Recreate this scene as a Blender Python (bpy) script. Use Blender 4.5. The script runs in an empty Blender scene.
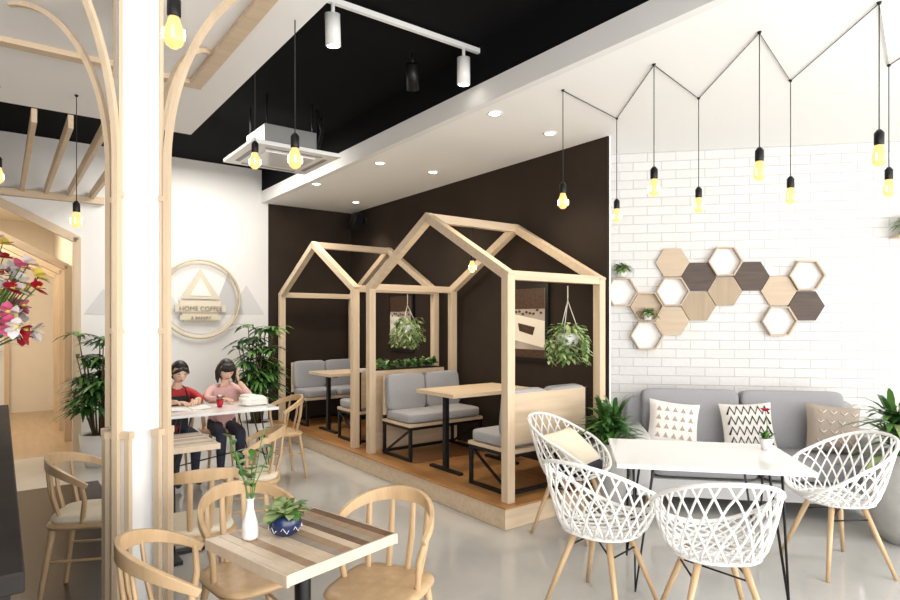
import bpy, math, random
from mathutils import Vector, Matrix
random.seed(7)
pi=math.pi
EYE=1.55
ANG=math.atan2(.6,.8)
OX,OY=.44,4.54
def W(b,a,z=0): return Vector((OX+.8*b-.6*a, OY+.6*b+.8*a, z))
def face(fx,fy): return math.atan2(fy,fx)+pi/2

# ---------------------------------------------------------------- materials
MATS={}
def mat(name,col,rough=.5,metal=0,var=0,vscale=(8,8,8),bump=0,emit=0,ecol=None,trans=0,col2=None,coat=0,detail=4,spec=.5):
    if name in MATS: return MATS[name]
    m=bpy.data.materials.new(name); m.use_nodes=True
    nt=m.node_tree; p=nt.nodes['Principled BSDF']
    p.inputs['Base Color'].default_value=(*col,1); p.inputs['Roughness'].default_value=rough
    p.inputs['Metallic'].default_value=metal; p.inputs['Specular IOR Level'].default_value=spec
    if coat: p.inputs['Coat Weight'].default_value=coat
    if trans: p.inputs['Transmission Weight'].default_value=trans
    if emit:
        p.inputs['Emission Color'].default_value=(*(ecol or col),1); p.inputs['Emission Strength'].default_value=emit
    tc=nt.nodes.new('ShaderNodeTexCoord'); mp=nt.nodes.new('ShaderNodeMapping')
    mp.inputs['Scale'].default_value=vscale
    nz=nt.nodes.new('ShaderNodeTexNoise'); nz.inputs['Scale'].default_value=1; nz.inputs['Detail'].default_value=detail
    nt.links.new(tc.outputs['Object'],mp.inputs[0]); nt.links.new(mp.outputs[0],nz.inputs['Vector'])
    if var or col2:
        r=nt.nodes.new('ShaderNodeValToRGB')
        c2=col2 or tuple(max(0,c*(1-var)) for c in col)
        r.color_ramp.elements[0].position=.3; r.color_ramp.elements[1].position=.7
        r.color_ramp.elements[0].color=(*c2,1); r.color_ramp.elements[1].color=(*col,1)
        nt.links.new(nz.outputs['Fac'],r.inputs[0]); nt.links.new(r.outputs[0],p.inputs['Base Color'])
    if bump:
        b=nt.nodes.new('ShaderNodeBump'); b.inputs['Strength'].default_value=bump; b.inputs['Distance'].default_value=.01
        nt.links.new(nz.outputs['Fac'],b.inputs['Height']); nt.links.new(b.outputs[0],p.inputs['Normal'])
    MATS[name]=m; return m
WOODZ=mat('light_wood_z',(.70,.55,.385),.5,var=.15,vscale=(25,25,2),bump=.05)
WOODX=mat('light_wood_x',(.71,.56,.395),.45,var=.15,vscale=(2,25,25),bump=.05)
PINE=mat('chair_wood',(.62,.43,.245),.4,var=.2,vscale=(20,20,3))
MAPLE=mat('maple',(.72,.58,.43),.3,var=.12,vscale=(25,3,3))
OAK=mat('oak_plank',(.44,.29,.18),.3,var=.25,vscale=(25,3,3))
WALNUT=mat('walnut_plank',(.19,.11,.065),.3,var=.35,vscale=(25,3,3))
GREYW=mat('grey_plank',(.40,.33,.26),.3,var=.25,vscale=(25,3,3))
HONEY=mat('honey_floor',(.50,.25,.09),.3,var=.3,vscale=(20,2,20))
WHITEP=mat('white_paint',(.82,.815,.805),.7,bump=.02,vscale=(40,40,40))
CEILW=mat('ceiling_white',(.90,.895,.88),.8,bump=.01,vscale=(30,30,30))
BLACKC=mat('ceiling_black',(.006,.006,.007),.9,bump=.02,vscale=(30,30,30),spec=.1)
DARKW=mat('dark_brown_paint',(.038,.027,.020),.8,var=.2,vscale=(3,3,3),bump=.02,spec=.15)
WPLAST=mat('white_plastic',(.88,.88,.87),.3)
WTOP=mat('white_top',(.86,.86,.86),.12)
BLACKM=mat('black_metal',(.012,.012,.013),.4,metal=.5)
WIRE=mat('black_cable',(.01,.01,.01),.6)
ROPE=mat('cream_rope',(.6,.55,.45),.8)
GREYF=mat('grey_fabric',(.38,.38,.40),.9,var=.1,vscale=(120,120,120),bump=.15)
GREYF2=mat('grey_cushion_fabric',(.34,.34,.36),.9,var=.1,vscale=(120,120,120),bump=.15)
ARMF=mat('pale_grey_fabric',(.56,.56,.57),.9,var=.08,vscale=(120,120,120),bump=.15)
CREAMF=mat('cream_fabric',(.78,.71,.57),.85,var=.06,vscale=(90,90,90),bump=.1)
PILW=mat('pillow_white',(.78,.75,.71),.9,var=.05,vscale=(90,90,90),bump=.1)
PILT=mat('pillow_tan',(.42,.35,.29),.9,var=.1,vscale=(90,90,90),bump=.1)
NAVYF=mat('navy_fabric',(.02,.02,.035),.9,var=.1,vscale=(90,90,90),bump=.1)
PATB=mat('pattern_black',(.03,.03,.035),.9)
LEAF=mat('leaf_green',(.05,.15,.025),.45,col2=(.11,.26,.05),vscale=(9,9,9))
LEAFD=mat('leaf_dark',(.02,.08,.02),.4,col2=(.05,.15,.035),vscale=(9,9,9))
LEAFL=mat('leaf_light',(.22,.34,.09),.5,col2=(.40,.46,.24),vscale=(12,12,12))
STEM=mat('stem_brown',(.10,.07,.03),.7)
SOIL=mat('soil',(.04,.025,.015),.95,bump=.4,vscale=(60,60,60))
POTW=mat('white_ceramic',(.82,.81,.79),.25)
POTG=mat('grey_concrete',(.42,.42,.41),.85,var=.15,vscale=(12,12,12),bump=.2)
POTB=mat('blue_ceramic',(.008,.016,.06),.15,col2=(.02,.035,.11),vscale=(40,40,40))
GOLD=mat('gold_wood',(.66,.54,.36),.4,metal=.1)
PLAQ=mat('logo_plaque',(.70,.63,.50),.6)
GREYTRI=mat('grey_mural_paint',(.55,.55,.56),.8)
GREYTRI2=mat('pale_grey_mural_paint',(.67,.67,.68),.8)
CHROME=mat('grey_metal',(.35,.35,.34),.45,metal=.6)
GLOW=mat('downlight_glow',(1,1,1),.3,emit=14,ecol=(1,.95,.85))
GLASSY=mat('bulb_glass',(.25,.14,.05),.08,emit=1.35,ecol=(1,.60,.22))
FILA=mat('bulb_filament_core',(.5,.4,.2),.3,emit=9,ecol=(1,.85,.55))
CONC=mat('polished_floor',(.555,.55,.53),.10,col2=(.44,.435,.42),vscale=(1.1,1.1,1.1),coat=.35,detail=7)
DTILE=mat('dark_marble_floor',(.022,.015,.012),.25,col2=(.05,.036,.03),vscale=(3,3,3),spec=.3)
CWALL=mat('corridor_cream',(.84,.77,.66),.7,var=.04,vscale=(5,5,5))
CFLOOR=mat('corridor_floor',(.52,.37,.23),.3,var=.2,vscale=(15,2,15))
BLKST=mat('counter_black',(.008,.007,.007),.6,col2=(.025,.022,.02),vscale=(5,5,5),spec=.15)
SKIN=mat('skin',(.72,.48,.36),.55); HAIR=mat('hair_black',(.015,.011,.01),.45,var=.3,vscale=(90,90,8),bump=.1)
REDS=mat('red_shirt',(.50,.035,.04),.8,var=.1,vscale=(20,20,20)); PINKS=mat('pink_shirt',(.80,.50,.48),.8,var=.1,vscale=(20,20,20))
JEAN=mat('dark_trousers',(.03,.035,.06),.85,var=.2,vscale=(20,20,20)); APRON=mat('black_apron',(.02,.02,.022),.8)
LIPS=mat('lips',(.5,.12,.1),.4); EYEW=mat('eye_white',(.8,.8,.78),.3); EYEB=mat('eye_dark',(.02,.012,.01),.2)
SHOE=mat('shoe_dark',(.03,.03,.03),.5)
REDF=mat('flower_red',(.55,.01,.03),.5,var=.3,vscale=(20,20,20)); PNKF=mat('flower_pink',(.80,.16,.32),.5,var=.3,vscale=(20,20,20))
WHF=mat('flower_white',(.85,.80,.80),.5); YEF=mat('flower_yellow',(.75,.62,.12),.5)
PAPER=mat('paper',(.85,.84,.80),.7)
COFFEE=mat('poster_brown',(.10,.045,.02),.5,col2=(.02,.01,.006),vscale=(60,60,60))
POSTC=mat('poster_cream',(.85,.80,.70),.6)
POSTBG=mat('poster_bg',(.50,.44,.38),.6,var=.4,vscale=(4,4,4))

def brick_mat():
    m=bpy.data.materials.new('white_brick'); m.use_nodes=True; nt=m.node_tree; p=nt.nodes['Principled BSDF']
    tc=nt.nodes.new('ShaderNodeTexCoord'); sp=nt.nodes.new('ShaderNodeSeparateXYZ'); cb=nt.nodes.new('ShaderNodeCombineXYZ')
    nt.links.new(tc.outputs['Object'],sp.inputs[0]); nt.links.new(sp.outputs[0],cb.inputs[0]); nt.links.new(sp.outputs[2],cb.inputs[1])
    b=nt.nodes.new('ShaderNodeTexBrick'); nt.links.new(cb.outputs[0],b.inputs['Vector'])
    b.inputs['Scale'].default_value=1; b.inputs['Brick Width'].default_value=.26; b.inputs['Row Height'].default_value=.085
    b.inputs['Mortar Size'].default_value=.005; b.inputs['Mortar Smooth'].default_value=.6
    b.inputs['Color1'].default_value=(.69,.685,.675,1); b.inputs['Color2'].default_value=(.655,.65,.64,1); b.inputs['Mortar'].default_value=(.54,.535,.525,1)
    nt.links.new(b.outputs['Color'],p.inputs['Base Color']); p.inputs['Roughness'].default_value=.6
    nz=nt.nodes.new('ShaderNodeTexNoise'); nz.inputs['Scale'].default_value=25; nt.links.new(tc.outputs['Object'],nz.inputs['Vector'])
    mx=nt.nodes.new('ShaderNodeMath'); mx.operation='MULTIPLY_ADD'; mx.inputs[1].default_value=-1
    nt.links.new(b.outputs['Fac'],mx.inputs[0]); nt.links.new(nz.outputs['Fac'],mx.inputs[2])
    bp=nt.nodes.new('ShaderNodeBump'); bp.inputs['Strength'].default_value=.5; bp.inputs['Distance'].default_value=.012
    nt.links.new(mx.outputs[0],bp.inputs['Height']); nt.links.new(bp.outputs[0],p.inputs['Normal'])
    return m
BRICK=brick_mat()

# ---------------------------------------------------------------- mesh builder
class MB:
    def __init__(s): s.v=[];s.f=[];s.fm=[];s.fs=[];s.mats=[];s.M=Matrix.Identity(4)
    def mi(s,m):
        if m not in s.mats: s.mats.append(m)
        return s.mats.index(m)
    def add(s,vs,fs,m,smooth=False):
        o=len(s.v); i=s.mi(m)
        for v in vs: s.v.append(tuple(s.M@Vector(v)))
        for f in fs: s.f.append([o+k for k in f]); s.fm.append(i); s.fs.append(smooth)
    def box(s,c,d,m,R=None):
        hx,hy,hz=d[0]/2,d[1]/2,d[2]/2
        vs=[Vector((x,y,z)) for x in(-hx,hx) for y in(-hy,hy) for z in(-hz,hz)]
        if R is not None: vs=[R@v for v in vs]
        c=Vector(c); vs=[v+c for v in vs]
        s.add(vs,[(0,1,3,2),(4,6,7,5),(0,4,5,1),(2,3,7,6),(0,2,6,4),(1,5,7,3)],m)
    def bx(s,x0,x1,y0,y1,z0,z1,m): s.box(((x0+x1)/2,(y0+y1)/2,(z0+z1)/2),(x1-x0,y1-y0,z1-z0),m)
    def beam(s,p0,p1,w,h,m,side=(1,0,0)):
        p0=Vector(p0);p1=Vector(p1);d=(p1-p0);L=d.length;d.normalize();x=Vector(side);x=(x-d*x.dot(d)).normalized();y=d.cross(x)
        R=Matrix((x,y,d)).transposed(); s.box((p0+p1)/2,(w,h,L),m,R)
    def sweep(s,pts,w,h,m,side):
        pts=[Vector(p) for p in pts];N=len(pts);ws=w if isinstance(w,list) else [w]*N;vs=[];fs=[]
        for i in range(N):
            t=(pts[min(i+1,N-1)]-pts[max(i-1,0)]).normalized(); x=Vector(side); x=(x-t*x.dot(t)).normalized(); y=t.cross(x)
            for a,b in ((-1,-1),(1,-1),(1,1),(-1,1)): vs.append(pts[i]+x*a*ws[i]/2+y*b*h/2)
        for i in range(N-1):
            for k in range(4): fs.append((i*4+k,i*4+(k+1)%4,i*4+4+(k+1)%4,i*4+4+k))
        fs.append((3,2,1,0)); fs.append(tuple((N-1)*4+k for k in range(4)))
        s.add(vs,fs,m)
    def tube(s,pts,r,m,n=8,closed=False,flat=1):
        pts=[Vector(p) for p in pts]; N=len(pts)
        rs=r if isinstance(r,(list,tuple)) else [r]*N
        def tan(i):
            if closed: return (pts[(i+1)%N]-pts[i-1]).normalized()
            return (pts[min(i+1,N-1)]-pts[max(i-1,0)]).normalized()
        t=tan(0); ref=Vector((0,0,1)) if abs(t.z)<.9 else Vector((1,0,0))
        u=(ref-t*ref.dot(t)).normalized(); vs=[];fs=[]
        for i in range(N):
            t=tan(i); u=(u-t*u.dot(t)); u=u.normalized() if u.length>1e-6 else t.orthogonal().normalized(); w=t.cross(u)
            for k in range(n):
                a=2*pi*k/n; vs.append(pts[i]+(u*math.cos(a)+w*math.sin(a)*flat)*rs[i])
        for i in range(N if closed else N-1):
            j=(i+1)%N
            for k in range(n): fs.append((i*n+k,i*n+(k+1)%n,j*n+(k+1)%n,j*n+k))
        if not closed: fs.append(tuple(range(n-1,-1,-1))); fs.append(tuple((N-1)*n+k for k in range(n)))
        s.add(vs,fs,m,True)
    def lathe(s,prof,c,m,n=24):
        c=Vector(c);vs=[];fs=[];N=len(prof)
        for r,z in prof:
            for k in range(n): a=2*pi*k/n; vs.append(c+Vector((r*math.cos(a),r*math.sin(a),z)))
        for i in range(N-1):
            for k in range(n): fs.append((i*n+k,i*n+(k+1)%n,(i+1)*n+(k+1)%n,(i+1)*n+k))
        fs.append(tuple(range(n-1,-1,-1))); fs.append(tuple((N-1)*n+k for k in range(n)))
        s.add(vs,fs,m,True)
    def ell(s,c,r,m,n=16,k=10,e=1.0,R=None,fn=None):
        c=Vector(c);vs=[];fs=[]
        def pw(x): return math.copysign(abs(x)**e,x)
        for i in range(k+1):
            ph=-pi/2+pi*i/k
            for j in range(n):
                a=2*pi*j/n
                v=Vector((r[0]*pw(math.cos(ph))*pw(math.cos(a)),r[1]*pw(math.cos(ph))*pw(math.sin(a)),r[2]*pw(math.sin(ph))))
                if fn: v=fn(v)
                if R is not None: v=R@v
                vs.append(c+v)
        for i in range(k):
            for j in range(n): fs.append((i*n+j,i*n+(j+1)%n,(i+1)*n+(j+1)%n,(i+1)*n+j))
        s.add(vs,fs,m,True)
    def cushion(s,c,d,m,R=None,e=.28): s.ell(c,(d[0]/2,d[1]/2,d[2]/2),m,32,16,e,R)
    def pillow(s,c,w,h,t,m,R):
        c=Vector(c);n=12;vs=[];fs=[]
        for sg in (-1,1):
            for i in range(n+1):
                for j in range(n+1):
                    x=-1+2*i/n;z=-1+2*j/n
                    th=t/2*((1-x**4)*(1-z**4))**.5; pin=1-.07*(1-abs(x)**2)*abs(z)**3; pin2=1-.07*(1-z*z)*abs(x)**3
                    vs.append(c+R@Vector((x*w/2*pin2,sg*th,z*h/2*pin)))
        o=(n+1)*(n+1)
        for i in range(n):
            for j in range(n):
                a=i*(n+1)+j; q=(a,a+1,a+n+2,a+n+1); fs.append(q); fs.append(tuple(o+x for x in q[::-1]))
        s.add(vs,fs,m,True)
    def poly(s,pts,ext,m):
        pts=[Vector(p) for p in pts]; e=Vector(ext); n=len(pts)
        s.add(pts+[p+e for p in pts],[tuple(range(n)),tuple(range(2*n-1,n-1,-1))]+[(i,(i+1)%n,n+(i+1)%n,n+i) for i in range(n)],m)
    def leaf(s,b,d,L,w,droop,m,n=4,fold=0):
        b=Vector(b);d=Vector(d).normalized();sd=d.cross(Vector((0,0,1)))
        sd=sd.normalized() if sd.length>1e-3 else Vector((1,0,0));vs=[];fs=[]
        up=sd.cross(d)
        for i in range(n+1):
            t=i/n; p=b+d*(t*L)+Vector((0,0,-droop*L*t*t)); ww=w/2*max(.06,math.sin(pi*(.1+.88*t))**.8)
            vs+= [p-sd*ww+up*ww*fold,p,p+sd*ww+up*ww*fold]
        for i in range(n):
            o=i*3; fs+=[(o,o+1,o+4,o+3),(o+1,o+2,o+5,o+4)]
        s.add(vs,fs,m,True)
    def mesh(s,name):
        me=bpy.data.meshes.new(name); me.from_pydata(s.v,[],s.f)
        for m in s.mats: me.materials.append(m)
        me.polygons.foreach_set('material_index',s.fm); me.polygons.foreach_set('use_smooth',s.fs); me.update()
        return me
    def done(s,name,loc=(0,0,0),rz=0,bevel=0,parent=None):
        return place(name,s.mesh(name),loc,rz,bevel,parent)
def place(name,me,loc=(0,0,0),rz=0,bevel=0,parent=None,scale=1):
    o=bpy.data.objects.new(name,me); bpy.context.scene.collection.objects.link(o)
    o.location=loc; o.rotation_euler=(0,0,rz); o.scale=(scale,)*3
    if bevel:
        b=o.modifiers.new('bevel','BEVEL'); b.width=bevel; b.segments=2; b.limit_method='ANGLE'; b.angle_limit=math.radians(50)
    if parent: o.parent=parent
    return o
def RX(a): return Matrix.Rotation(a,3,'X')
def RY(a): return Matrix.Rotation(a,3,'Y')
def RZ(a): return Matrix.Rotation(a,3,'Z')
ROOM=dict(loc=(OX,OY,0),rz=ANG)

# ---------------------------------------------------------------- room shell
m=MB(); m.bx(-7,9,-7,4.85,-.1,0,CONC); m.done('floor',**ROOM)
m=MB(); m.bx(-5.2,-2.32,-5.5,3.3,0.0,.004,DTILE); m.done('floor_dark_tile',**ROOM)
m=MB(); m.bx(-5.3,-.15,-6,4.85,3.6,3.7,BLACKC); m.done('ceiling',**ROOM)
m=MB(); m.bx(-5.2,-1.84,-6,1.78,3.05,3.6,CEILW); m.done('ceiling_soffit',**ROOM)
m=MB(); m.bx(-.15,7,-6,4.85,3.15,3.25,CEILW); m.done('ceiling_dropped',**ROOM)
m=MB(); m.bx(-.216,-.15,-6,4.75,3.15,3.31,WHITEP); m.done('trim_fascia',**ROOM)
m=MB(); m.bx(-.21,-.15,-6,4.75,3.31,3.62,BLACKC); m.done('wall_bulkhead',**ROOM)
m=MB(); m.bx(1.15,1.17,-.02,4.75,0,3.15,DARKW); m.bx(1.17,1.19,-.02,4.75,0,3.15,WHITEP); m.done('wall_dark',**ROOM)
m=MB()
m.bx(-2.356,1.3,4.75,4.87,0,3.6,WHITEP); m.bx(-5.3,-4.65,4.75,4.87,0,3.6,WHITEP)
m.poly([(-4.65,4.75,2.5),(-3.5,4.75,3.06),(-3.5,4.75,3.6),(-4.65,4.75,3.6)],(0,.12,0),WHITEP)
m.poly([(-3.5,4.75,3.06),(-2.356,4.75,2.5),(-2.356,4.75,3.6),(-3.5,4.75,3.6)],(0,.12,0),WHITEP)
m.bx(-.12,1.15,4.742,4.75,0,3.15,DARKW)
m.done('wall_back',**ROOM)
m=MB(); m.bx(-5.32,-5.2,-6,4.87,0,3.6,WHITEP); m.done('wall_left',**ROOM)
m=MB()
m.bx(-2.41,-2.33,4.70,4.75,0,2.5,WOODZ); m.bx(-4.68,-4.6,4.70,4.75,0,2.5,WOODZ)
m.beam((-2.36,4.725,2.47),(-3.5,4.725,3.03),.05,.09,WOODX,(0,1,0)); m.beam((-3.5,4.725,3.03),(-4.65,4.725,2.47),.05,.09,WOODX,(0,1,0))
m.done('trim_gable_opening',**ROOM,bevel=.004)
m=MB(); m.bx(-2.34,-2.24,4.87,9,0,3.2,CWALL); m.bx(-4.76,-4.66,4.87,9,0,3.2,CWALL); m.bx(-4.76,-2.24,9,9.1,0,3.2,CWALL); m.done('wall_corridor',**ROOM)
m=MB(); m.bx(-4.76,-2.24,4.87,9.1,3.2,3.3,CWALL); m.done('ceiling_corridor',**ROOM)
m=MB(); m.bx(-4.76,-2.24,4.85,9.1,-.1,.0,CFLOOR); m.done('floor_corridor',**ROOM)
for i,a in enumerate((5.7,6.6,7.6)):
    m=MB(); m.bx(-2.42,-2.34,a,a+.09,0,2.25,WOODZ); m.bx(-4.66,-4.58,a,a+.09,0,2.25,WOODZ)
    m.beam((-2.38,a+.045,2.22),(-3.5,a+.045,2.8),.09,.09,WOODX,(0,1,0)); m.beam((-3.5,a+.045,2.8),(-4.62,a+.045,2.22),.09,.09,WOODX,(0,1,0))
    m.done('corridor_gable_frame',**ROOM,bevel=.004)
m=MB(); m.bx(-3.9,-3.0,8.95,8.99,0,2.1,WHITEP); m.bx(-3.95,-3.88,8.92,8.99,0,2.15,WOODZ); m.bx(-3.02,-2.95,8.92,8.99,0,2.15,WOODZ); m.bx(-3.95,-2.95,8.92,8.99,2.1,2.17,WOODX)
m.box((-3.1,8.91,1.0),(.03,.06,.14),CHROME); m.done('door_1',**ROOM)
wx,wy=1.5,5.8; wd=Vector((.985,-.174,0)).normalized(); WANG=math.atan2(wd.y,wd.x)
m=MB(); m.bx(-.55,3.9,0,.12,0,3.15,BRICK); m.done('wall_brick',(wx,wy,0),WANG)
def WW(s,off=0,z=0): return Vector((wx+wd.x*s+wd.y*off, wy+wd.y*s-wd.x*off, z))
m=MB()
for b in (-5.2,-3.2,-1.2,.8,2.8,4.8): m.bx(b-.05,b+.05,-5.6,-5.5,0,3.1,BLACKM)
m.bx(-5.2,4.8,-5.6,-5.5,0,.12,BLACKM); m.bx(-5.2,4.8,-5.6,-5.5,2.98,3.1,BLACKM); m.done('window_1',**ROOM)
m=MB()
b=-5.1
while b<-2.2:
    m.bx(b,b+.035,1.8,4.72,2.95,3.05,WOODX); b+=.22
m.bx(-5.2,-2.1,4.66,4.74,2.9,2.98,WOODX)
m.done('ceiling_slats',**ROOM,bevel=.003)
m=MB(); m.bx(-5.1,-2.05,.58,.66,3.02,3.05,WOODX); m.bx(-2.13,-2.05,-5,.58,3.02,3.05,WOODX); m.done('trim_soffit_inlay',**ROOM,bevel=.003)
m=MB()
def tri(b,z,w,h,mt,o): m.poly([(b-w/2,4.748-o,z),(b+w/2,4.748-o,z),(b,4.748-o,z+h)],(0,.002,0),mt)
tri(-.42,1.62,.5,.40,GREYTRI2,0); tri(-1.5,1.62,.6,.45,GREYTRI2,.0); tri(-.66,1.62,.42,.55,GREYTRI,.002); tri(-1.9,1.62,.5,.4,GREYTRI,.002)
tri(-2.1,1.62,.4,.3,GREYTRI2,.003)
m.done('wall_mural',**ROOM)
# logo
m=MB()
N=48; R0=.5
m.tube([(R0*math.cos(2*pi*k/N),-.02,R0*math.sin(2*pi*k/N)) for k in range(N)],.014,GOLD,8,True)
m.tube([((R0-.05)*math.cos(2*pi*k/N),-.02,(R0-.05)*math.sin(2*pi*k/N)) for k in range(N)],.005,GOLD,6,True)
m.poly([(-.26,-.02,-.02),(.26,-.02,-.02),(.2,-.02,-.30),(-.2,-.02,-.30)][::-1],(0,.02,0),PLAQ)
m.poly([(-.24,-.03,.0),(.24,-.03,.0),(0,-.03,.38)],(0,.03,0),PLAQ)
m.poly([(-.13,-.035,.04),(.13,-.035,.04),(0,-.035,.27)],(0,.01,0),PAPER)
m.box((0,-.03,-.12),(.62,.03,.09),PLAQ); m.box((0,-.03,-.24),(.5,.03,.06),PLAQ)
lg=bpy.data.objects.new('wall_logo_sign',None); bpy.context.scene.collection.objects.link(lg)
lg.location=W(-1.02,4.72,1.82); lg.rotation_euler=(0,0,ANG)
m.done('logo_ring',parent=lg)
LTXT=mat('logo_text_grey',(.30,.27,.22),.6)
def text(body,size,loc,mt,parent):
    cu=bpy.data.curves.new('t','FONT'); cu.body=body; cu.size=size; cu.extrude=.004; cu.align_x='CENTER'
    o=bpy.data.objects.new('t',cu); bpy.context.scene.collection.objects.link(o)
    bpy.context.view_layer.update()
    me=bpy.data.meshes.new_from_object(o.evaluated_get(bpy.context.evaluated_depsgraph_get()))
    bpy.data.objects.remove(o); me.materials.clear(); me.materials.append(mt)
    t=bpy.data.objects.new('logo_text',me); bpy.context.scene.collection.objects.link(t); t.rotation_euler=(pi/2,0,0); t.location=loc; t.parent=parent
text('HOME COFFEE',.08,(0,-.052,-.15),LTXT,lg); text('& BAKERY',.055,(0,-.052,-.26),LTXT,lg)

# ---------------------------------------------------------------- tree column
cx,cy=-1.43,2.75
m=MB()
m.box((0,0,1.525),(.16,.16,3.05),WHITEP,RZ(ANG))
for sx in(-1,1):
    for sy in(-1,1):
        p=RZ(ANG)@Vector((sx*.082,sy*.082,0)); m.box((p.x,p.y,1.525),(.016,.016,3.04),WOODZ,RZ(ANG))
for k in range(4):
    a=ANG+pi/4+k*pi/2; d=Vector((math.cos(a),math.sin(a),0)); sd=(-d.y,d.x,0)
    pts=[d*.145+Vector((0,0,z)) for z in (0,.75,1.5,2.2)]
    for i in range(25):
        t=i/24*pi/2; pts.append(d*(.145+.52*(1-math.cos(t)))+Vector((0,0,2.25+.80*math.sin(t))))
    m.sweep(pts,.026,.024,WOODZ,sd)
    m.beam(d*.118,d*.118+Vector((0,0,1.04)),.10,.02,WHITEP,sd)
    for off in (-.045,.045):
        q=d*.128+Vector(sd)*off
        m.beam(q,q+Vector((0,0,1.04)),.022,.024,WOODZ,sd)
    m.beam(d*.124+Vector((0,0,1.03)),d*.124+Vector((0,0,1.06)),.12,.035,WOODZ,sd)
    for z in (1.5,2.1): m.box((d.x*.125,d.y*.125,z),(.03,.03,.025),WOODZ,RZ(a))
m.done('tree_column',(cx,cy,0))

# ---------------------------------------------------------------- platform & houses
m=MB(); m.bx(-.1,1.145,-.08,4.70,0,.155,WOODX); m.bx(-.115,1.145,-.095,4.70,.155,.17,HONEY); 
m.done('platform',**ROOM,bevel=.003)
def house():
    m=MB(); w=.075
    D,Wd=1.06,2.1; ze,za=1.92-.17,2.5-.17
    for x in (0,D):
        for y in (0,Wd): m.box((x,y,ze/2),(w,w,ze),WOODZ)
        for y,s in ((0,1),(Wd,-1)):
            m.beam((x,y-s*.03,ze-.045),(x,Wd/2+s*.02,za-.02),.074,.075,WOODX,(1,0,0))
    for y in (0,Wd): m.box((D/2,y,ze-.03),(D,w*.9,.07),WOODX)
    m.box((D/2,Wd/2,za-.035),(D+.04,.07,.075),WOODX)
    return m.mesh('timber_house_frame')
hm=house()
for a in (0,2.45): place('timber_house_frame',hm,W(0,a,.17),ANG,.004)
def bench():
    m=MB(); L=.92
    for x in (.02,L-.02):
        m.box((x,.03,.4),(.03,.03,.8),BLACKM); m.box((x,.52,.16),(.03,.03,.32),BLACKM)
        m.box((x,.27,.015),(.03,.5,.03),BLACKM); m.box((x,.27,.32),(.03,.5,.03),BLACKM)
        m.beam((x,.05,.03),(x,.5,.30),.02,.02,BLACKM)
    for y in (.03,.52): m.box((L/2,y,.32),(L,.03,.03),BLACKM)
    m.box((L/2,.03,.03),(L,.03,.03),BLACKM)
    m.box((L/2,.27,.35),(L,.54,.03),WOODX)
    m.box((L/2,.035,.60),(L,.025,.40),WOODX)
    for i in (0,1):
        x=L*.25+i*L*.5
        m.cushion((x,.29,.415),(L*.49,.48,.1),GREYF)
        m.cushion((x,.105,.635),(L*.49,.11,.38),GREYF,RX(.12))
    return m.mesh('booth_bench')
bm=bench()
def put_bench(b,a,flip):
    if flip: place('booth_bench',bm,W(b+.92,a,.17),ANG+pi,.003)
    else: place('booth_bench',bm,W(b,a,.17),ANG,.003)
put_bench(.09,.06,False); put_bench(.09,2.04,True); put_bench(.09,2.52,False); put_bench(.09,4.48,True)
def btable():
    m=MB(); m.box((.46,0,.715),(.95,.58,.035),WOODX)
    for x in (.12,.8):
        m.box((x,0,.012),(.05,.46,.024),BLACKM); m.box((x,0,.35),(.045,.045,.7),BLACKM); m.box((x,0,.69),(.04,.44,.02),BLACKM)
    return m.mesh('booth_table')
tm=btable()
for a in (1.05,3.5): place('booth_table',tm,W(.07,a,.17),ANG,.003)
def bush(m,c,r,n,L,w,mt,up=.3,droop=.4,back=None):
    for i in range(n):
        a=random.uniform(0,2*pi); e=random.uniform(-.1,1.3)
        d=Vector((math.cos(a)*math.cos(e),math.sin(a)*math.cos(e),math.sin(e)+up))
        if back and d.y>0: d.y*=back
        p=Vector(c)+Vector((random.uniform(-r[0],r[0]),random.uniform(-r[1],r[1]),random.uniform(-r[2],r[2])))
        m.leaf(p,d,L*random.uniform(.6,1.2),w*random.uniform(.7,1.2),droop,random.choice(mt) if isinstance(mt,list) else mt,3)
m=MB(); m.box((.46,0,.42),(.90,.2,.84),WOODX); m.box((.46,0,.845),(.86,.15,.012),SOIL)
bush(m,(.44,0,.88),(.40,.05,.02),330,.12,.055,[LEAF,LEAFL,LEAFD,LEAFD])
m.done('planter_trough',W(.09,2.28,.17),ANG)
def hanging(name,loc,zc,ztop,rad=.15):
    m=MB()
    m.lathe([(.03,-.08),(.07,-.07),(.1,.0),(.105,.03),(.09,.03),(.088,.02),(0.001,.02)],(0,0,0),POTW,16)
    for k in range(3):
        a=2*pi*k/3; m.tube([(.1*math.cos(a),.1*math.sin(a),.02),(0,0,ztop-zc-.12)],.004,ROPE,5)
    m.tube([(0,0,ztop-zc-.12),(0,0,ztop-zc)],.005,ROPE,5)
    for i in range(420):
        a=random.uniform(0,2*pi); rr=rad*random.uniform(.3,1.15); z=random.uniform(-.20,.11)
        k=math.sqrt(max(.1,1-(z/.24)**2))
        p=Vector((math.cos(a)*rr*k,math.sin(a)*rr*k,z)); m.leaf(p,(math.cos(a),math.sin(a),random.uniform(-.8,.8)),.05,.032,.4,random.choice([LEAFL,LEAFL,LEAF]),2)
    for i in range(16):
        a=random.uniform(0,2*pi); pts=[(math.cos(a)*.1,math.sin(a)*.1,.03),(math.cos(a)*.17,math.sin(a)*.17,-.02),(math.cos(a)*.18,math.sin(a)*.18,-random.uniform(.12,.24))]
        m.tube(pts,.002,LEAF,4)
        for t in range(6): m.leaf(Vector(pts[1]).lerp(Vector(pts[2]),t/6),(random.uniform(-1,1),random.uniform(-1,1),-.4),.045,.03,.3,LEAFL,2)
    m.done(name,(loc.x,loc.y,zc))
hanging('hanging_plant',W(.66,0),1.41,1.83)
hanging('hanging_plant',W(.45,2.1),1.47,1.83)
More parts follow.
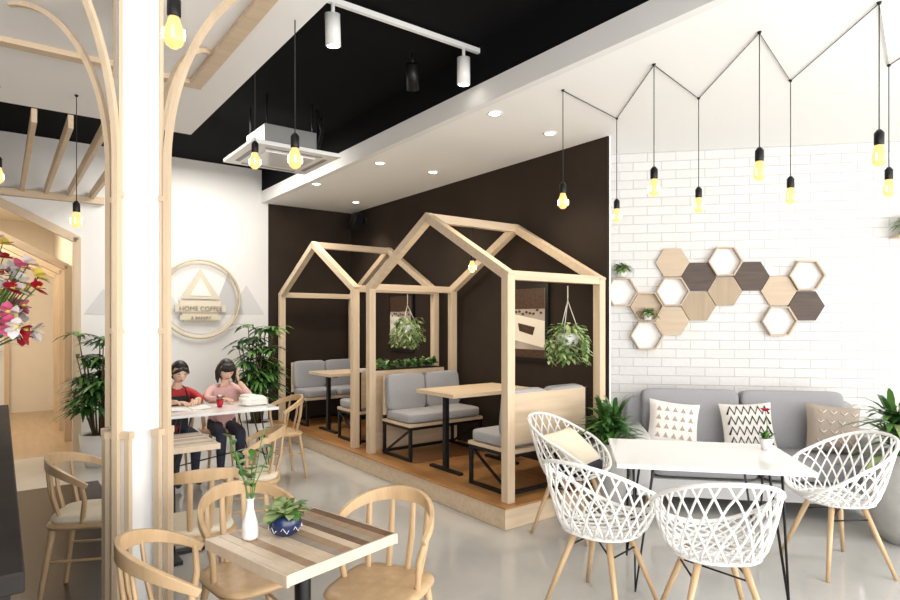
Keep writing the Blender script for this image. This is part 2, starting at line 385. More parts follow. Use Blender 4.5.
def poster():
    m=MB(); m.box((0,0,0),(.03,.58,.76),BLACKM); m.box((-.016,0,0),(.004,.5,.68),POSTBG)
    m.box((-.019,0,.24),(.003,.5,.20),COFFEE)
    m.poly([(-.021,-.25,.02),(-.021,.25,.10),(-.021,.25,-.16),(-.021,-.25,-.24)],(.002,0,0),POSTC)
    m.poly([(-.0225,-.12,-.04),(-.0225,.12,-.0),(-.0225,.10,-.08),(-.0225,-.09,-.12)],(.001,0,0),COFFEE)
    for k in range(9): m.ell((-.021,-.2+.05*k,.10+random.uniform(-.02,.03)),(.004,.02,.012),COFFEE,8,6)
    m.box((-.019,0,-.30),(.003,.5,.08),COFFEE)
    return m.mesh('framed_poster')
pm=poster()
for a in (.95,3.3): place('framed_poster',pm,W(1.132,a,1.52),ANG)
m=MB(); m.box((0,0,0),(.14,.16,.24),BLACKM,RY(.3)); m.tube([(.05,0,0),(.15,0,.03)],.015,BLACKM); m.box((.145,0,.03),(.02,.08,.1),BLACKM)
m.done('wall_speaker',W(.99,4.3,2.95),ANG,.01)

# ---------------------------------------------------------------- hex panels
PW=[mat('hex_light_wood',(.54,.42,.30),.5,var=.12,vscale=(3,30,30)),mat('hex_tan_wood',(.40,.30,.20),.5,var=.18,vscale=(30,30,3)),mat('hex_dark_wood',(.075,.042,.026),.5,var=.5,vscale=(4,4,40))]
side=.155; colsp=.2325; hh=side*.866*1.03; S0=1.08
hexes={(0,2):'p',(1,3):'pw',(1,5):'p',(2,0):0,(2,2):'p',(2,4):0,(3,1):2,(3,3):1,(4,0):'p',(4,2):1,(5,1):2,(6,2):0,(6,4):'p',(7,1):'p',(7,3):2}
ZR0=1.55+58/600*5.62
m=MB()
for (c,r),t in hexes.items():
    x=S0+(c-4)*colsp; z=ZR0-r*hh; g=side*.985
    P=[(x+g*math.cos(k*pi/3),0,z+g*math.sin(k*pi/3)) for k in range(6)]
    if t in ('p','pw'):
        Q=[(x+(g-.014)*math.cos(k*pi/3),0,z+(g-.014)*math.sin(k*pi/3)) for k in range(6)]
        for k in range(6):
            j=(k+1)%6
            m.poly([P[k],P[j],Q[j],Q[k]],(0,-.06,0),PW[0])
        m.poly([(q[0],-.004,q[2]) for q in Q],(0,.003,0),WHITEP if t=='p' else PW[0])
    else: m.poly(P,(0,-.03,0),PW[t])
m.done('hexagon_wall_panels',WW(0,.001),WANG)
def smallpot(name,loc,r=.05,n=60,L=.1,w=.035):
    m=MB(); m.lathe([(r*.7,0),(r,r*1.4),(r*.88,r*1.4),(r*.85,r*1.2),(.001,r*1.2)],(0,0,0),POTW,16)
    bush(m,(0,0,r*1.4),(r*.5,r*.3,.01),n,L,w,[LEAF,LEAFL,LEAFL],.2,.6,.2)
    m.done(name,loc,WANG)
smallpot('small_potted_plant',WW(S0-4*colsp,.085,ZR0-2*hh+hh+.004),.05,110,.13)
smallpot('small_potted_plant',WW(S0-3*colsp,.085,ZR0-3*hh-hh+.01),.045,100,.11)
smallpot('small_potted_plant',WW(2.60,.10,2.30),.06,140,.20)
m=MB(); m.box((0,-.08,0),(.3,.16,.02),WOODX); m.done('wall_shelf',WW(2.62,.001,2.288),WANG)

# ---------------------------------------------------------------- sofa
m=MB(); L=2.02
m.box((0,0,.20),(L,.80,.14),ARMF); 
for x in(-.85,.85):
    for y in(-.33,.33): m.tube([(x,y,0),(x,y,.14)],[.018,.028],PINE)
for s in (-1,1): m.cushion((s*(L/2-.09),-.02,.40),(.18,.80,.44),ARMF,None,.22)
m.cushion((0,.33,.5),(L-.1,.2,.72),GREYF,RX(-.08),.2)
for s in (-1,1):
    m.cushion((s*.42,-.08,.37),(.82,.66,.17),GREYF2,None,.22)
    m.cushion((s*.42,.22,.68),(.82,.18,.5),GREYF2,RX(-.15),.18)
SX,SY=2.52,5.1
m.done('sofa',(SX,SY,0),WANG)
def SP(lx,ly,z):
    v=RZ(WANG)@Vector((lx,ly,0)); return (SX+v.x,SY+v.y,z)
def throw(lx,mt,pat,rot):
    m=MB(); R=RX(-.3); m.pillow((0,0,0),.42,.40,.14,mt,R@RY(rot))
    def S(x,z):
        th=.07*max(0,(1-(x/.21)**4)*(1-(z/.2)**4))**.5+.003
        return (R@RY(rot))@Vector((x,-th,z))
    if pat=='zig':
        for r in range(4):
            z0=-.13+r*.085; pts=[]
            for i in range(13):
                x=-.165+.33*i/12; pts.append(S(x,z0+(.035 if i%2 else -.03)))
            m.tube(pts,.009,PATB,5,flat=1)
    elif pat=='tri':
        for r in range(4):
            for i in range(5):
                x=-.13+.065*i;z=-.13+.075*r
                m.add([S(x-.022,z),S(x+.022,z),S(x,z+.045)],[(0,1,2)],PILT)
    else:
        for r in range(4):
            for i in range(4):
                x=-.12+.08*i+.02*(r%2);z=-.13+.08*r
                m.tube([S(x-.025,z+.025),S(x,z),S(x+.025,z+.025)],.005,PILW,5)
    m.done('throw_pillow',SP(lx,-.03,.65),WANG)
throw(-.60,PILW,'tri',.12); throw(0.0,PILW,'zig',-.05); throw(.66,PILT,'v',.1)

# ---------------------------------------------------------------- white table
TC=Vector((1.5,3.6,0)); TA=math.atan2(-.2,1)
m=MB()
m.box((0,0,.738),(1.02,.74,.024),WTOP)
for sx in(-1,1):
    for sy in(-1,1):
        f=(sx*.40,sy*.27,.008)
        m.tube([(sx*.30,sy*.27,.726),f,(sx*.40,sy*.16,.726)],.008,BLACKM,8)
    m.box((sx*.35,0,.722),(.14,.58,.008),BLACKM)
for sx in (-1,1): m.tube([(sx*.36,-.2,.40),(sx*.36,.2,.40)],.006,BLACKM,6)
m.done('white_dining_table',TC,TA,.004)
m=MB(); m.lathe([(.025,0),(.04,.07),(.035,.07),(.033,.06),(.001,.06)],(0,0,0),POTW,16)
bush(m,(0,0,.07),(.015,.015,.01),24,.07,.025,[LEAF],.6,.3)
m.tube([(0,0,.06),(.005,0,.16),(.0,.01,.24)],.002,LEAF,5)
for k in range(10):
    a=k*.63; m.leaf((0,.01,.235),(math.cos(a),math.sin(a),.8),.04,.035,.2,REDF,3)
m.done('potted_flower',(1.95,3.7,.751))

# ---------------------------------------------------------------- lattice armchair
def lattice():
    m=MB()
    def h(t): return .05+.35*((1+math.cos(t))/2)**.85
    def S(t,v):
        hh=h(t); rx=.20+.085*v**.6; ry=.19+.07*v**.7
        c=math.cos(t); sn=math.sin(t)
        y=math.copysign(abs(c)**.85,c)*ry+.06*v*(hh/.4)*(c if c>0 else 0); x=math.copysign(abs(sn)**.85,sn)*rx
        return Vector((x,y,.43+hh*v))
    N=24
    for k in range(N):
        t0=2*pi*k/N
        for s in (-1,1):
            sp=.62
            m.tube([S(t0+s*sp*i/8,i/8) for i in range(9)],.0062,WPLAST,5)
    m.tube([S(2*pi*k/72,1) for k in range(72)],.011,WPLAST,8,True)
    m.tube([S(2*pi*k/48,0) for k in range(48)],.009,WPLAST,6,True)
    def inside(x,y): return (x/.2)**2+(y/.19)**2<1
    for s in (-1,1):
        for i in range(-5,6):
            c=i*.05; pts=[]
            for j in range(-30,31):
                u=j*.01; x=(c+u)*.7071; y=s*(u-c)*.7071
                if inside(x,y): pts.append((x,y,.43-.02*(1-(x/.2)**2-(y/.19)**2)))
            if len(pts)>2: m.tube(pts[::4]+[pts[-1]],.007,WPLAST,5)
    m.lathe([(.001,.398),(.11,.398),(.12,.41),(.001,.412)],(0,0,0),WPLAST,20)
    for sx in(-1,1):
        for sy in(-1,1):
            m.tube([(sx*.10,sy*.10,.41),(sx*.225,sy*.215,0)],[.018,.011],PINE,10)
        m.tube([(sx*.13,-.13,.33),(sx*.13,.13,.33)],.005,BLACKM,6)
    m.tube([(-.13,.13,.33),(.13,-.13,.33)],.005,BLACKM,6)
    return m.mesh('lattice_armchair')
lm=lattice()
def lc(x,y,fx,fy): place('lattice_armchair',lm,(x,y,0),face(fx,fy))
lc(.90,4.42,.75,-.55); lc(.82,3.24,.55,.55); lc(1.29,2.93,.12,.95); lc(2.43,3.78,-.8,-.05)
m=MB(); m.pillow((0,0,0),.40,.36,.13,CREAMF,RX(-.9)); m.done('seat_cushion',(.90,4.40,.61),face(.75,-.55))
m=MB(); m.cushion((0,0,0),(.34,.32,.09),NAVYF); m.done('navy_cushion',(.92,4.41,.478),face(.75,-.55))

# ---------------------------------------------------------------- wood chairs
def wchair(seat,name):
    m=MB()
    m.ell((0,0,.44),(.20,.20,.022),PINE,28,8,.5)
    if seat: m.ell((0,0,.47),(.185,.185,.028),seat,28,8,.55)
    for sx in(-1,1):
        m.tube([(sx*.14,-.15,.43),(sx*.18,-.20,0)],[.018,.011],PINE,10)
        m.tube([(sx*.14,.15,.43),(sx*.18,.21,0)],[.018,.011],PINE,10)
        m.tube([(sx*.15,-.16,.25),(sx*.155,.165,.25)],.008,PINE,6)
    def rail(t):
        a=t*1.7; return Vector((.215*math.sin(a), -.01+.235*math.cos(a), .77-.11*abs(t)**2.2))
    N=40
    m.sweep([rail(-1+2*i/N) for i in range(N+1)],[.026+.040*(1-abs(-1+2*i/N))**.8 for i in range(N+1)],.02,PINE,(0,0,1))
    for t in (-.42,-.14,.14,.42):
        p=rail(t)-Vector((0,0,.01)); a=t*1.9; b=Vector((.17*math.sin(a),.165*math.cos(a),.44))
        mid=(p+b)/2+Vector((math.sin(a)*.012,math.cos(a)*.012,0))
        m.tube([b,mid,p],[.014,.016,.013],PINE,8,flat=.6)
    for s in(-1,1):
        m.tube([rail(s*.93),(s*.185,-.02,.58),(s*.17,.0,.44)],[.012,.013,.014],PINE,8)
    return m.mesh(name)
wc=wchair(None,'wooden_chair'); wcc=wchair(CREAMF,'cushioned_armchair')
def ch(x,y,fx,fy,c=False):
    place('cushioned_armchair' if c else 'wooden_chair',wcc if c else wc,(x,y,0),face(fx,fy),.003)
ch(-.86,2.62,.6,-.65); ch(-.93,2.14,.9,.35); ch(-.29,2.50,-.35,-.9)
ch(-1.36,3.20,-.5,.85,True); ch(-1.40,4.22,-.9,-.25,True); 
ch(-2.02,3.40,.95,.2,True)
v=W(-.88,2.36); ch(v.x,v.y,-.8,-.6)
def sqtable(s):
    m=MB(); h=s/2
    m.box((0,0,.722),(s,s,.02),MAPLE)
    n=12; wdt=s/n; pat=[MAPLE,MAPLE,OAK,MAPLE,MAPLE,GREYW,OAK,MAPLE,WALNUT,GREYW,OAK,WALNUT]
    for i in range(n): m.box((0,-h+wdt*(i+.5),.741),(s,wdt-.001,.018),pat[i])
    for q in (-h,h): m.box((0,q,.731),(s+.02,.012,.038),MAPLE); m.box((q,0,.731),(.012,s,.038),MAPLE)
    m.tube([(0,0,0.02),(0,0,.712)],.03,BLACKM,16)
    m.box((0,0,.012),(.42,.06,.024),BLACKM); m.box((0,0,.012),(.06,.42,.024),BLACKM)
    m.box((0,0,.706),(.3,.3,.012),BLACKM)
    return m.mesh('striped_cafe_table')
st=sqtable(.48)
place('striped_cafe_table',st,(-.545,2.22,0),math.atan2(-.66,.8),.002)
place('striped_cafe_table',st,(-1.84,3.95,0),ANG,.002)
m=MB(); m.lathe([(.022,0),(.03,.01),(.028,.06),(.014,.11),(.013,.14),(.018,.15),(.012,.148)],(0,0,0),POTW,20)
for k in range(5):
    a=k*1.3+.4; e=Vector((math.cos(a)*.08,math.sin(a)*.06,.33+.02*k-.06*(k%2)))
    p0=Vector((0,0,.10)); mid=Vector((math.cos(a)*.02,math.sin(a)*.02,.20))
    m.tube([p0,mid,e],.0022,LEAF,5)
    for t in range(7):
        q=mid.lerp(e,t/6); m.leaf(q,(random.uniform(-1,1),random.uniform(-1,1),random.uniform(-.1,.7)),.05,.028,.3,random.choice([LEAFL,LEAF,LEAFD]),3)
m.done('vase_with_branches',(-.73,2.19,.751))
m=MB(); m.lathe([(.03,0),(.05,.012),(.060,.035),(.056,.062),(.048,.075),(.042,.075),(.040,.065),(.001,.065)],(0,0,0),POTB,24)
for k in range(8):
    a=k*pi/4; m.tube([(.060*math.cos(a+t*.12),.060*math.sin(a+t*.12),.03+.010*math.sin(t*1.6)) for t in range(5)],.0015,POTW,4)
bush(m,(0,0,.08),(.03,.03,.01),60,.09,.05,[LEAF,LEAFL],.3,.5)
m.done('blue_potted_plant',(-.615,2.24,.751))

# ---------------------------------------------------------------- long table + people
LT=W(-1.5,2.31)
m=MB(); m.box((0,0,.738),(.96,.62,.025),WTOP)
for sx in(-1,1):
    for sy in(-1,1): m.tube([(sx*.34,sy*.22,.726),(sx*.44,sy*.26,.006),(sx*.26,sy*.22,.726)],.008,BLACKM,6)
    m.tube([(sx*.40,-.2,.3),(sx*.40,.2,.3)],.006,BLACKM,6)
m.tube([(-.40,-.2,.3),(.40,.2,.3)],.006,BLACKM,6)
m.done('long_white_table',LT,ANG,.003)
def loc_b(lx,ly,z):
    v=RZ(ANG)@Vector((lx,ly,0)); return (LT.x+v.x,LT.y+v.y,z)
m=MB(); m.box((-.085,0,.006),(.16,.2,.01),PAPER,RY(.05)); m.box((.085,0,.006),(.16,.2,.01),PAPER,RY(-.05)); m.done('open_book',loc_b(-.22,.02,.753),ANG)
m=MB(); m.cushion((0,0,.04),(.24,.18,.08),PAPER,RX(.1),.5); m.cushion((-.04,.02,.08),(.12,.14,.04),PAPER,RZ(.5),.6); m.done('white_bag',loc_b(.33,-.05,.755),ANG)
m=MB(); m.lathe([(.02,0),(.035,.07),(.03,.07),(.001,.06)],(0,0,0),REDF,14); 
for k in range(30): m.leaf((0,0,.07),(random.uniform(-1,1),random.uniform(-1,1),.9),.07,.03,.3,random.choice([PNKF,WHF,LEAF]),3)
m.done('flower_cup',loc_b(.04,.0,.751))

def person(name,loc,rz,top,armL,armR,hairstyle,apron=False,scale=.90):
    root=bpy.data.objects.new(name,None); bpy.context.scene.collection.objects.link(root)
    root.location=loc; root.rotation_euler=(0,0,rz); root.scale=(scale,)*3
    J=[];Rr=[];E=[];T=[]
    def j(p,r,par=None,tag='top'):
        J.append(p);Rr.append(r if isinstance(r,tuple) else (r,r))
        if par is not None: E.append((par,len(J)-1)); T.append(tag)
        return len(J)-1
    pel=j((0,.02,.53),(.15,.11)); sp=j((0,-.01,.68),(.125,.10),pel); chst=j((0,-.06,.86),(.15,.105),sp)
    nb=j((0,-.10,.99),(.07,.06),chst); nk=j((0,-.13,1.05),(.045,.045),nb,'skin'); hd=j((0,-.15,1.09),(.045,.045),nk,'skin')
    for s,arm in ((-1,armL),(1,armR)):
        sh=j((s*.155,-.08,.945),.056,chst); el=j((s*abs(arm[0][0]),arm[0][1],arm[0][2]),.042,sh)
        mid=tuple((Vector((s*abs(arm[0][0]),arm[0][1],arm[0][2]))*.55+Vector((s*arm[1][0],arm[1][1],arm[1][2]))*.45))
        fm=j(mid,.035,el,'top'); wr=j((s*arm[1][0],arm[1][1],arm[1][2]),.024,fm,'skin')
        hp=j((s*.09,-.02,.51),.09,pel,'leg'); kn=j((s*.10,-.40,.51),.062,hp,'leg'); cf=j((s*.10,-.38,.33),.055,kn,'leg'); an=j((s*.10,-.36,.10),.038,cf,'leg'); to=j((s*.105,-.50,.04),.034,an,'shoe')
    me=bpy.data.meshes.new('b'); me.from_pydata(J,E,[]); o=bpy.data.objects.new('b',me); bpy.context.scene.collection.objects.link(o)
    md=o.modifiers.new('s','SKIN'); sv=me.skin_vertices[0].data
    for i,r in enumerate(Rr): sv[i].radius=r; sv[i].use_root=(i==0)
    su=o.modifiers.new('u','SUBSURF'); su.levels=2; su.render_levels=2
    bpy.context.view_layer.update()
    bme=bpy.data.meshes.new_from_object(o.evaluated_get(bpy.context.evaluated_depsgraph_get())); bpy.data.objects.remove(o)
    bme.materials.clear()
    for mm in (top,SKIN,JEAN,SHOE): bme.materials.append(mm)
    ix={'top':0,'skin':1,'leg':2,'shoe':3}
    for p in bme.polygons:
        p.use_smooth=True; c=p.center; best=9;bt='top'
        for (a,b),t in zip(E,T):
            A=Vector(J[a]);B=Vector(J[b]);d=B-A;u=max(0,min(1,(c-A).dot(d)/d.length_squared)); q=(c-(A+d*u)).length-.5*(Rr[a][0]*(1-u)+Rr[b][0]*u)
            if q<best: best=q;bt=t
        p.material_index=ix[bt]
    bme.name='body'; place('body',bme,parent=root)
    HM=Matrix.Translation((0,-.19,1.165))@Matrix.Rotation(.42,4,'X')
    m=MB(); m.M=HM
    def hf(v):
        if v.z<0: v=Vector((v.x*(1+v.z*2.6),v.y*(1+v.z*.8),v.z))
        return v
    m.ell((0,0,0),(.078,.095,.112),SKIN,24,18,1,None,hf)
    m.ell((0,-.095,-.015),(.012,.018,.022),SKIN,10,8); 
    for s in(-1,1):
        m.ell((s*.03,-.082,.01),(.014,.008,.007),EYEW,10,6); m.ell((s*.03,-.089,.009),(.006,.004,.006),EYEB,8,6)
        m.tube([(s*.016,-.092,.028),(s*.032,-.09,.032),(s*.046,-.08,.027)],.003,HAIR,5)
        m.ell((s*.078,.0,-.005),(.010,.018,.028),SKIN,10,8)
    m.ell((0,-.083,-.052),(.02,.008,.007),LIPS,10,6)
    m.done('head',parent=root)
    m=MB(); m.M=HM
    def cap(v):
        if v.y<-.03 and v.z<.055: return Vector((v.x*.85,max(v.y,-.02),v.z))
        return v
    m.ell((0,.012,.018),(.092,.105,.115),HAIR,28,20,1,None,cap)
    if hairstyle=='bangs':
        for i in range(13):
            x=-.066+.011*i; m.tube([(x*.8,-.05,.11),(x,-.10+abs(x)*.4,.075),(x*1.02,-.103+abs(x)*.5,.035)],.009,HAIR,5)
        for s in(-1,1):
            for k in range(4): m.tube([(s*.07,-.04+.03*k,.05),(s*.09,-.04+.03*k,-.03),(s*.085,-.03+.03*k,-.13)],[.018,.018,.008],HAIR,6)
        for k in range(7): m.tube([(-.06+.02*k,.08,.02),(-.06+.02*k,.105,-.06),(-.06+.02*k,.10,-.15)],[.02,.02,.008],HAIR,6)
    else:
        for s in(-1,1): m.tube([(0,-.085,.09),(s*.05,-.075,.06),(s*.08,-.03,.01)],[.018,.02,.014],HAIR,6)
        m.tube([(0,.09,.04),(0,.14,.03),(0,.15,-.06),(0,.13,-.14)],[.02,.03,.026,.006],HAIR,8)
    m.done('hair',parent=root)
    for s,arm,nm in ((-1,armL,'hand_left'),(1,armR,'hand_right')):
        w=Vector((s*arm[1][0],arm[1][1],arm[1][2])); d=Vector((s*arm[2][0],arm[2][1],arm[2][2])).normalized()
        nrm=Vector(arm[3]); sd=d.cross(nrm).normalized(); nrm=sd.cross(d)
        m=MB(); Rm=Matrix((sd,d,nrm)).transposed()
        m.ell(w+d*.045,(.038,.05,.015),SKIN,14,10,.8,Rm)
        for i,(off,ln) in enumerate(((-.027,.062),(-.009,.072),(.009,.067),(.027,.052))):
            b=w+d*.075+sd*off
            m.tube([b,b+d*ln*.45-nrm*.003,b+d*ln*.78-nrm*.014,b+d*ln-nrm*.028],[.0085,.008,.0075,.005],SKIN,7)
        b=w+d*.03-sd*s*.03
        m.tube([b,b+d*.022-sd*s*.02-nrm*.004,b+d*.05-sd*s*.026-nrm*.012],[.011,.009,.006],SKIN,7)
        m.done(nm,parent=root)
    if apron:
        m=MB()
        pts=[(x,-.155-.02*math.cos(x*8)+(.9-z)*.12,z) for z in (.92,.75,.6) for x in (-.1,-.05,0,.05,.1)]
        m.add([(p[0],p[1]-.02,p[2]) for p in pts],[(r*5+i,r*5+i+1,r*5+i+6,r*5+i+5) for r in range(2) for i in range(4)],APRON,True)
        for s in(-1,1): m.tube([(s*.08,-.19,.92),(s*.07,-.16,1.0),(s*.05,-.06,1.03)],.008,APRON,5)
        m.done('apron',parent=root)
restL=((.21,-.22,.87),(.09,-.42,.885),(-.5,-.85,-.05),(0,0,1))
restR=((.21,-.22,.87),(.08,-.43,.885),(-.5,-.85,-.05),(0,0,1))
raised=((.22,-.32,.885),(.11,-.27,1.05),(-.2,.05,1),(-1,.2,0))
p1=W(-1.73,2.90); p2=W(-1.27,2.90)
person('seated_woman',(p1.x,p1.y,0),ANG+.1,REDS,restL,restR,'tail',True)
person('seated_woman',(p2.x,p2.y,0),ANG-.05,PINKS,restL,raised,'bangs')
q=W(-1.73,2.94); ch(q.x,q.y,.6,-.8); q=W(-1.27,2.94); ch(q.x,q.y,.6,-.8)

# ---------------------------------------------------------------- palms / floor plants
def palm(name,loc,H,potm,potr=.17,poth=.3,ns=9,spread=.35,leafm=None):
    leafm=leafm or [LEAFD,LEAF]
    m=MB(); m.lathe([(potr*.7,0),(potr*.95,poth*.6),(potr,poth),(potr*.9,poth),(potr*.88,poth-.03),(.001,poth-.03)],(0,0,0),potm,24)
    m.lathe([(.001,poth-.035),(potr*.86,poth-.035),(potr*.86,poth-.02),(.001,poth-.018)],(0,0,0),SOIL,20)
    for k in range(ns):
        a=random.uniform(0,2*pi); hz=poth+(H-poth)*random.uniform(.35,.9); sp=spread*random.uniform(.25,.7)
        b=Vector((math.cos(a)*.05,math.sin(a)*.05,poth-.03)); e=Vector((math.cos(a)*sp,math.sin(a)*sp,hz))
        m.tube([b,b.lerp(e,.5)+Vector((0,0,.05)),e],[.012,.009,.005],STEM,6)
        for q in range(3):
            base=b.lerp(e,.55+.22*q) if q<2 else e
            aa=a+random.uniform(-1,1)+q*2
            for i in range(9):
                f=aa+(i-4)*.26
                m.leaf(base,(math.cos(f),math.sin(f),random.uniform(.2,.75)),random.uniform(.22,.34),.045,.55,random.choice(leafm),4)
    m.done(name,loc)
v=W(-2.2,4.0); palm('potted_palm',(v.x-.03,v.y,0),1.5,POTW,.19,.34,20)
v=W(-.62,3.75); palm('potted_palm',(v.x,v.y,0),1.65,POTW,.18,.34,24,.32)
def grassy(name,loc,H,potm,potr,poth,n,L,w,leafm,prof=None):
    m=MB(); prof=prof or [(potr*.7,0),(potr*.95,poth*.6),(potr,poth),(potr*.9,poth),(potr*.88,poth-.03),(.001,poth-.03)]
    m.lathe(prof,(0,0,0),potm,28)
    for i in range(n):
        a=random.uniform(0,2*pi); e=random.uniform(.15,1.45)
        b=Vector((random.uniform(-1,1)*potr*.4,random.uniform(-1,1)*potr*.4,poth-.03+random.uniform(0,(H-poth)*.4)))
        m.leaf(b,(math.cos(a)*math.cos(e),math.sin(a)*math.cos(e),math.sin(e)),L*random.uniform(.6,1.1),w,.45,random.choice(leafm),4)
    m.done(name,loc)
grassy('potted_bush',(1.27,4.80,0),1.15,POTG,.16,.58,230,.33,.04,[LEAFD,LEAF,LEAF])
grassy('large_potted_plant',(3.20,4.18,0),1.3,POTG,.25,.62,230,.44,.05,[LEAF,LEAFL,LEAFD],[(.15,0),(.23,.12),(.27,.32),(.24,.54),(.18,.62),(.15,.62),(.14,.58),(.001,.58)])

# ---------------------------------------------------------------- counter + bouquet
m=MB(); m.bx(-3.75,-3.06,-2.0,.55,0,1.06,BLKST); m.bx(-3.8,-3.04,-2.05,.6,1.06,1.1,BLKST); m.bx(-3.06,-3.05,-1.9,.5,.15,.2,WOODX); m.done('bar_counter',**ROOM,bevel=.004)
m=MB(); m.lathe([(.05,0),(.09,.08),(.07,.2),(.06,.26),(.075,.28),(.05,.28)],(0,0,0),REDF,20)
for i in range(130):
    a=random.uniform(0,2*pi); e=random.uniform(-.5,1.5); r=random.uniform(.18,.34)
    c=Vector((math.cos(a)*math.cos(e)*r,math.sin(a)*math.cos(e)*r,.50+math.sin(e)*r*1.1))
    m.tube([(0,0,.26),c],.003,LEAF,4)
    mt=random.choice([REDF,PNKF,PNKF,WHF,WHF,YEF,WHF]); nrm=(c-Vector((0,0,.45))).normalized(); u=nrm.orthogonal().normalized(); w=nrm.cross(u)
    for k in range(7):
        t=k*2*pi/7; m.leaf(c,(u*math.cos(t)+w*math.sin(t)+nrm*.5),.06,.05,.1,mt,3)
    m.ell(c+nrm*.012,(.012,.012,.012),YEF,8,6)
bush(m,(0,0,.4),(.1,.1,.1),80,.25,.035,[LEAF,LEAFL],.2,.3)
m.done('flower_bouquet',W(-3.20,.34,1.101))

# ---------------------------------------------------------------- lamps
def bulbobj(x,y,zb,zt,s=1.0):
    m=MB()
    prof=[(.001,-.065),(.012,-.063),(.024,-.052),(.030,-.035),(.028,-.015),(.018,.012),(.014,.03),(.001,.03)]
    m.lathe([(r*s,z*s) for r,z in prof],(0,0,0),GLASSY,16)
    for k in range(5):
        a=k*pi*.4; q=Vector((math.cos(a),math.sin(a),0)); m.tube([q*.029*s+Vector((0,0,-.012*s)),q*.0308*s+Vector((0,0,-.028*s)),q*.0295*s+Vector((0,0,-.042*s))],.003*s,FILA,6)
    m.lathe([(.017*s,.025*s),(.019*s,.03*s),(.019*s,.075*s),(.008*s,.09*s),(.001,.09*s)],(0,0,0),BLACKM,14)
    m.tube([(0,0,.085*s),(0,0,zt-zb)],.003,WIRE,6)
    m.lathe([(.001,zt-zb-.012),(.008,zt-zb-.012),(.012,zt-zb),(.001,zt-zb)],(0,0,0),BLACKM,12)
    m.done('pendant_bulb',(x,y,zb))
HZ=3.15
peaks=[(1.275,3.75),(1.717,3.33),(2.16,3.02)]; vals=[(1.32,4.75),(1.79,4.32),(2.27,4.0),(2.75,3.76)]; first=(.785,4.17)
for p in peaks+vals+[first]: bulbobj(p[0],p[1],HZ-.75,HZ,1.2)
seq=[first,vals[0],peaks[0],vals[1],peaks[1],vals[2],peaks[2],vals[3],(2.65,2.75),(3.3,3.5)]
m=MB(); m.tube([(p[0],p[1],HZ-.006) for p in seq],.0035,WIRE,6); m.done('ceiling_cable')
for x,y,zb,zt in ((-.92,2.0,2.53,3.05),(-.775,3.0,2.38,3.6),(-1.235,3.8,2.58,3.6),(-2.49,4.0,2.24,3.05),(-2.9,3.85,2.5,3.05)): bulbobj(x,y,zb,zt,1.15)
v=W(.5,1.05); bulbobj(v.x,v.y,2.08,2.42,1.2)
bl=bpy.data.lights.new('booth_bulb_lamp','POINT'); bl.energy=6; bl.color=(1,.75,.45); bl.shadow_soft_size=.04
blo=bpy.data.objects.new('booth_bulb_lamp',bl); blo.location=(v.x,v.y,1.97); bpy.context.scene.collection.objects.link(blo)
DL=[(3.21,.535),(4.05,-.115),(5.08,-.797),(2.90,.217),(3.82,-.446),(4.4,-.98)]
for z,x in DL:
    m=MB(); m.lathe([(.06,0),(.06,-.008),(.05,-.01),(.045,-.003),(.001,-.003)],(0,0,0),WHITEP,20); m.lathe([(.001,-.006),(.04,-.006),(.04,-.003),(.001,-.003)],(0,0,0),GLOW,16)
    m.done('downlight',(x*1.6,z*1.6,3.15))
    l=bpy.data.lights.new('downlight_lamp','SPOT'); l.energy=48; l.spot_size=1.7; l.spot_blend=.8; l.shadow_soft_size=.05; l.color=(1,.86,.68)
    lo=bpy.data.objects.new('downlight_lamp',l); lo.location=(x*1.6,z*1.6,3.12); bpy.context.scene.collection.objects.link(lo)
t0=Vector((-.95,3.62,3.56)); t1=Vector((.23,4.5,3.56))
m=MB(); m.beam(t0,t1,.035,.03,WPLAST,(0,0,1)); m.box((t0.x,t0.y,3.585),(.06,.06,.03),WPLAST)
def spot(p,mt,tilt):
    m.tube([(p.x,p.y,3.55),(p.x,p.y,3.46)],.012,mt,8)
    R=RX(tilt); c=Vector((p.x,p.y,3.37))
    m.tube([c+R@Vector((0,0,.10)),c+R@Vector((0,0,-.09))],.048,mt,18)
    m.tube([c+R@Vector((0,0,-.088)),c+R@Vector((0,0,-.093))],.038,GLOW if mt is WPLAST else BLACKM,16)
spot(t0.lerp(t1,.18),WPLAST,.15); spot(t0.lerp(t1,.89),WPLAST,.1); spot(t0.lerp(t1,.55)+Vector((.02,.4,0)),BLACKM,.6)
m.done('track_light')
m=MB(); m.box((0,0,0),(.84,.84,.035),WPLAST); m.box((0,0,-.022),(.48,.48,.012),WTOP)
for s in(-1,1):
    m.box((s*.33,0,-.02),(.04,.54,.01),CHROME); m.box((0,s*.33,-.02),(.54,.04,.01),CHROME)
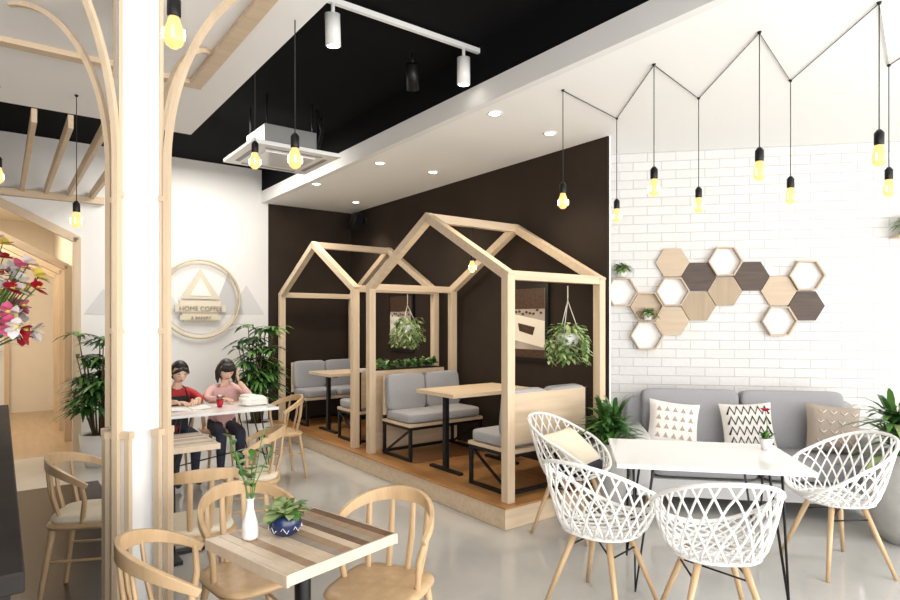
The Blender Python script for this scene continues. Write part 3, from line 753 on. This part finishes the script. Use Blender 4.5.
m.box((0,0,.12),(.5,.5,.21),CHROME)
for sx in(-1,1):
    for sy in(-1,1): m.tube([(sx*.22,sy*.22,.2),(sx*.22,sy*.22,.5)],.008,BLACKM,6)
m.tube([(.2,.1,.15),(.38,.1,.18),(.43,.1,.3),(.45,.1,.5)],.03,BLACKM,10); m.tube([(.2,-.1,.12),(.34,-.1,.14),(.38,-.1,.3),(.32,-.1,.5)],.02,BLACKM,8)
m.done('ceiling_air_conditioner',W(-.92,2.2,3.10),ANG,.006)

# ---------------------------------------------------------------- lights
def area(name,loc,rot,size,sy,energy,col):
    l=bpy.data.lights.new(name,'AREA'); l.shape='RECTANGLE'; l.size=size; l.size_y=sy; l.energy=energy; l.color=col
    o=bpy.data.objects.new(name,l); o.location=loc; o.rotation_euler=rot; bpy.context.scene.collection.objects.link(o); return o
p=W(-1.2,-5.3,1.6); area('window_daylight',p,(pi/2+.12,0,ANG),8,2.8,370,(1,.975,.94))
area('side_fill',(6.5,1.5,1.6),(pi/2+.15,0,pi/2),5,2.8,80,(1,.98,.95))  # added fill light from the open right side, no window built there
p=W(-3.5,6.5,3.1); area('corridor_lamp',p,(0,0,ANG),1.2,2.5,65,(1,.88,.70))
p=W(-1.2,3.3,3.5); area('ceiling_fill',p,(0,0,ANG),1.0,1.5,65,(1,.94,.86))  # added overhead fill to brighten the seated women, no fixture behind it
w=bpy.data.worlds.new('world'); bpy.context.scene.world=w; w.use_nodes=True
w.node_tree.nodes['Background'].inputs[0].default_value=(1,.98,.95,1); w.node_tree.nodes['Background'].inputs[1].default_value=.82

# ---------------------------------------------------------------- camera
cd=bpy.data.cameras.new('camera'); cam=bpy.data.objects.new('camera',cd); bpy.context.scene.collection.objects.link(cam)
cam.location=(0,0,EYE); cam.rotation_euler=(pi/2,0,0); cd.sensor_width=36; cd.lens=600/900*36; cd.shift_y=20/900; cd.clip_start=.05
bpy.context.scene.camera=cam
sc=bpy.context.scene
sc.view_settings.view_transform='Standard'; sc.view_settings.look='None'; sc.view_settings.exposure=0.0
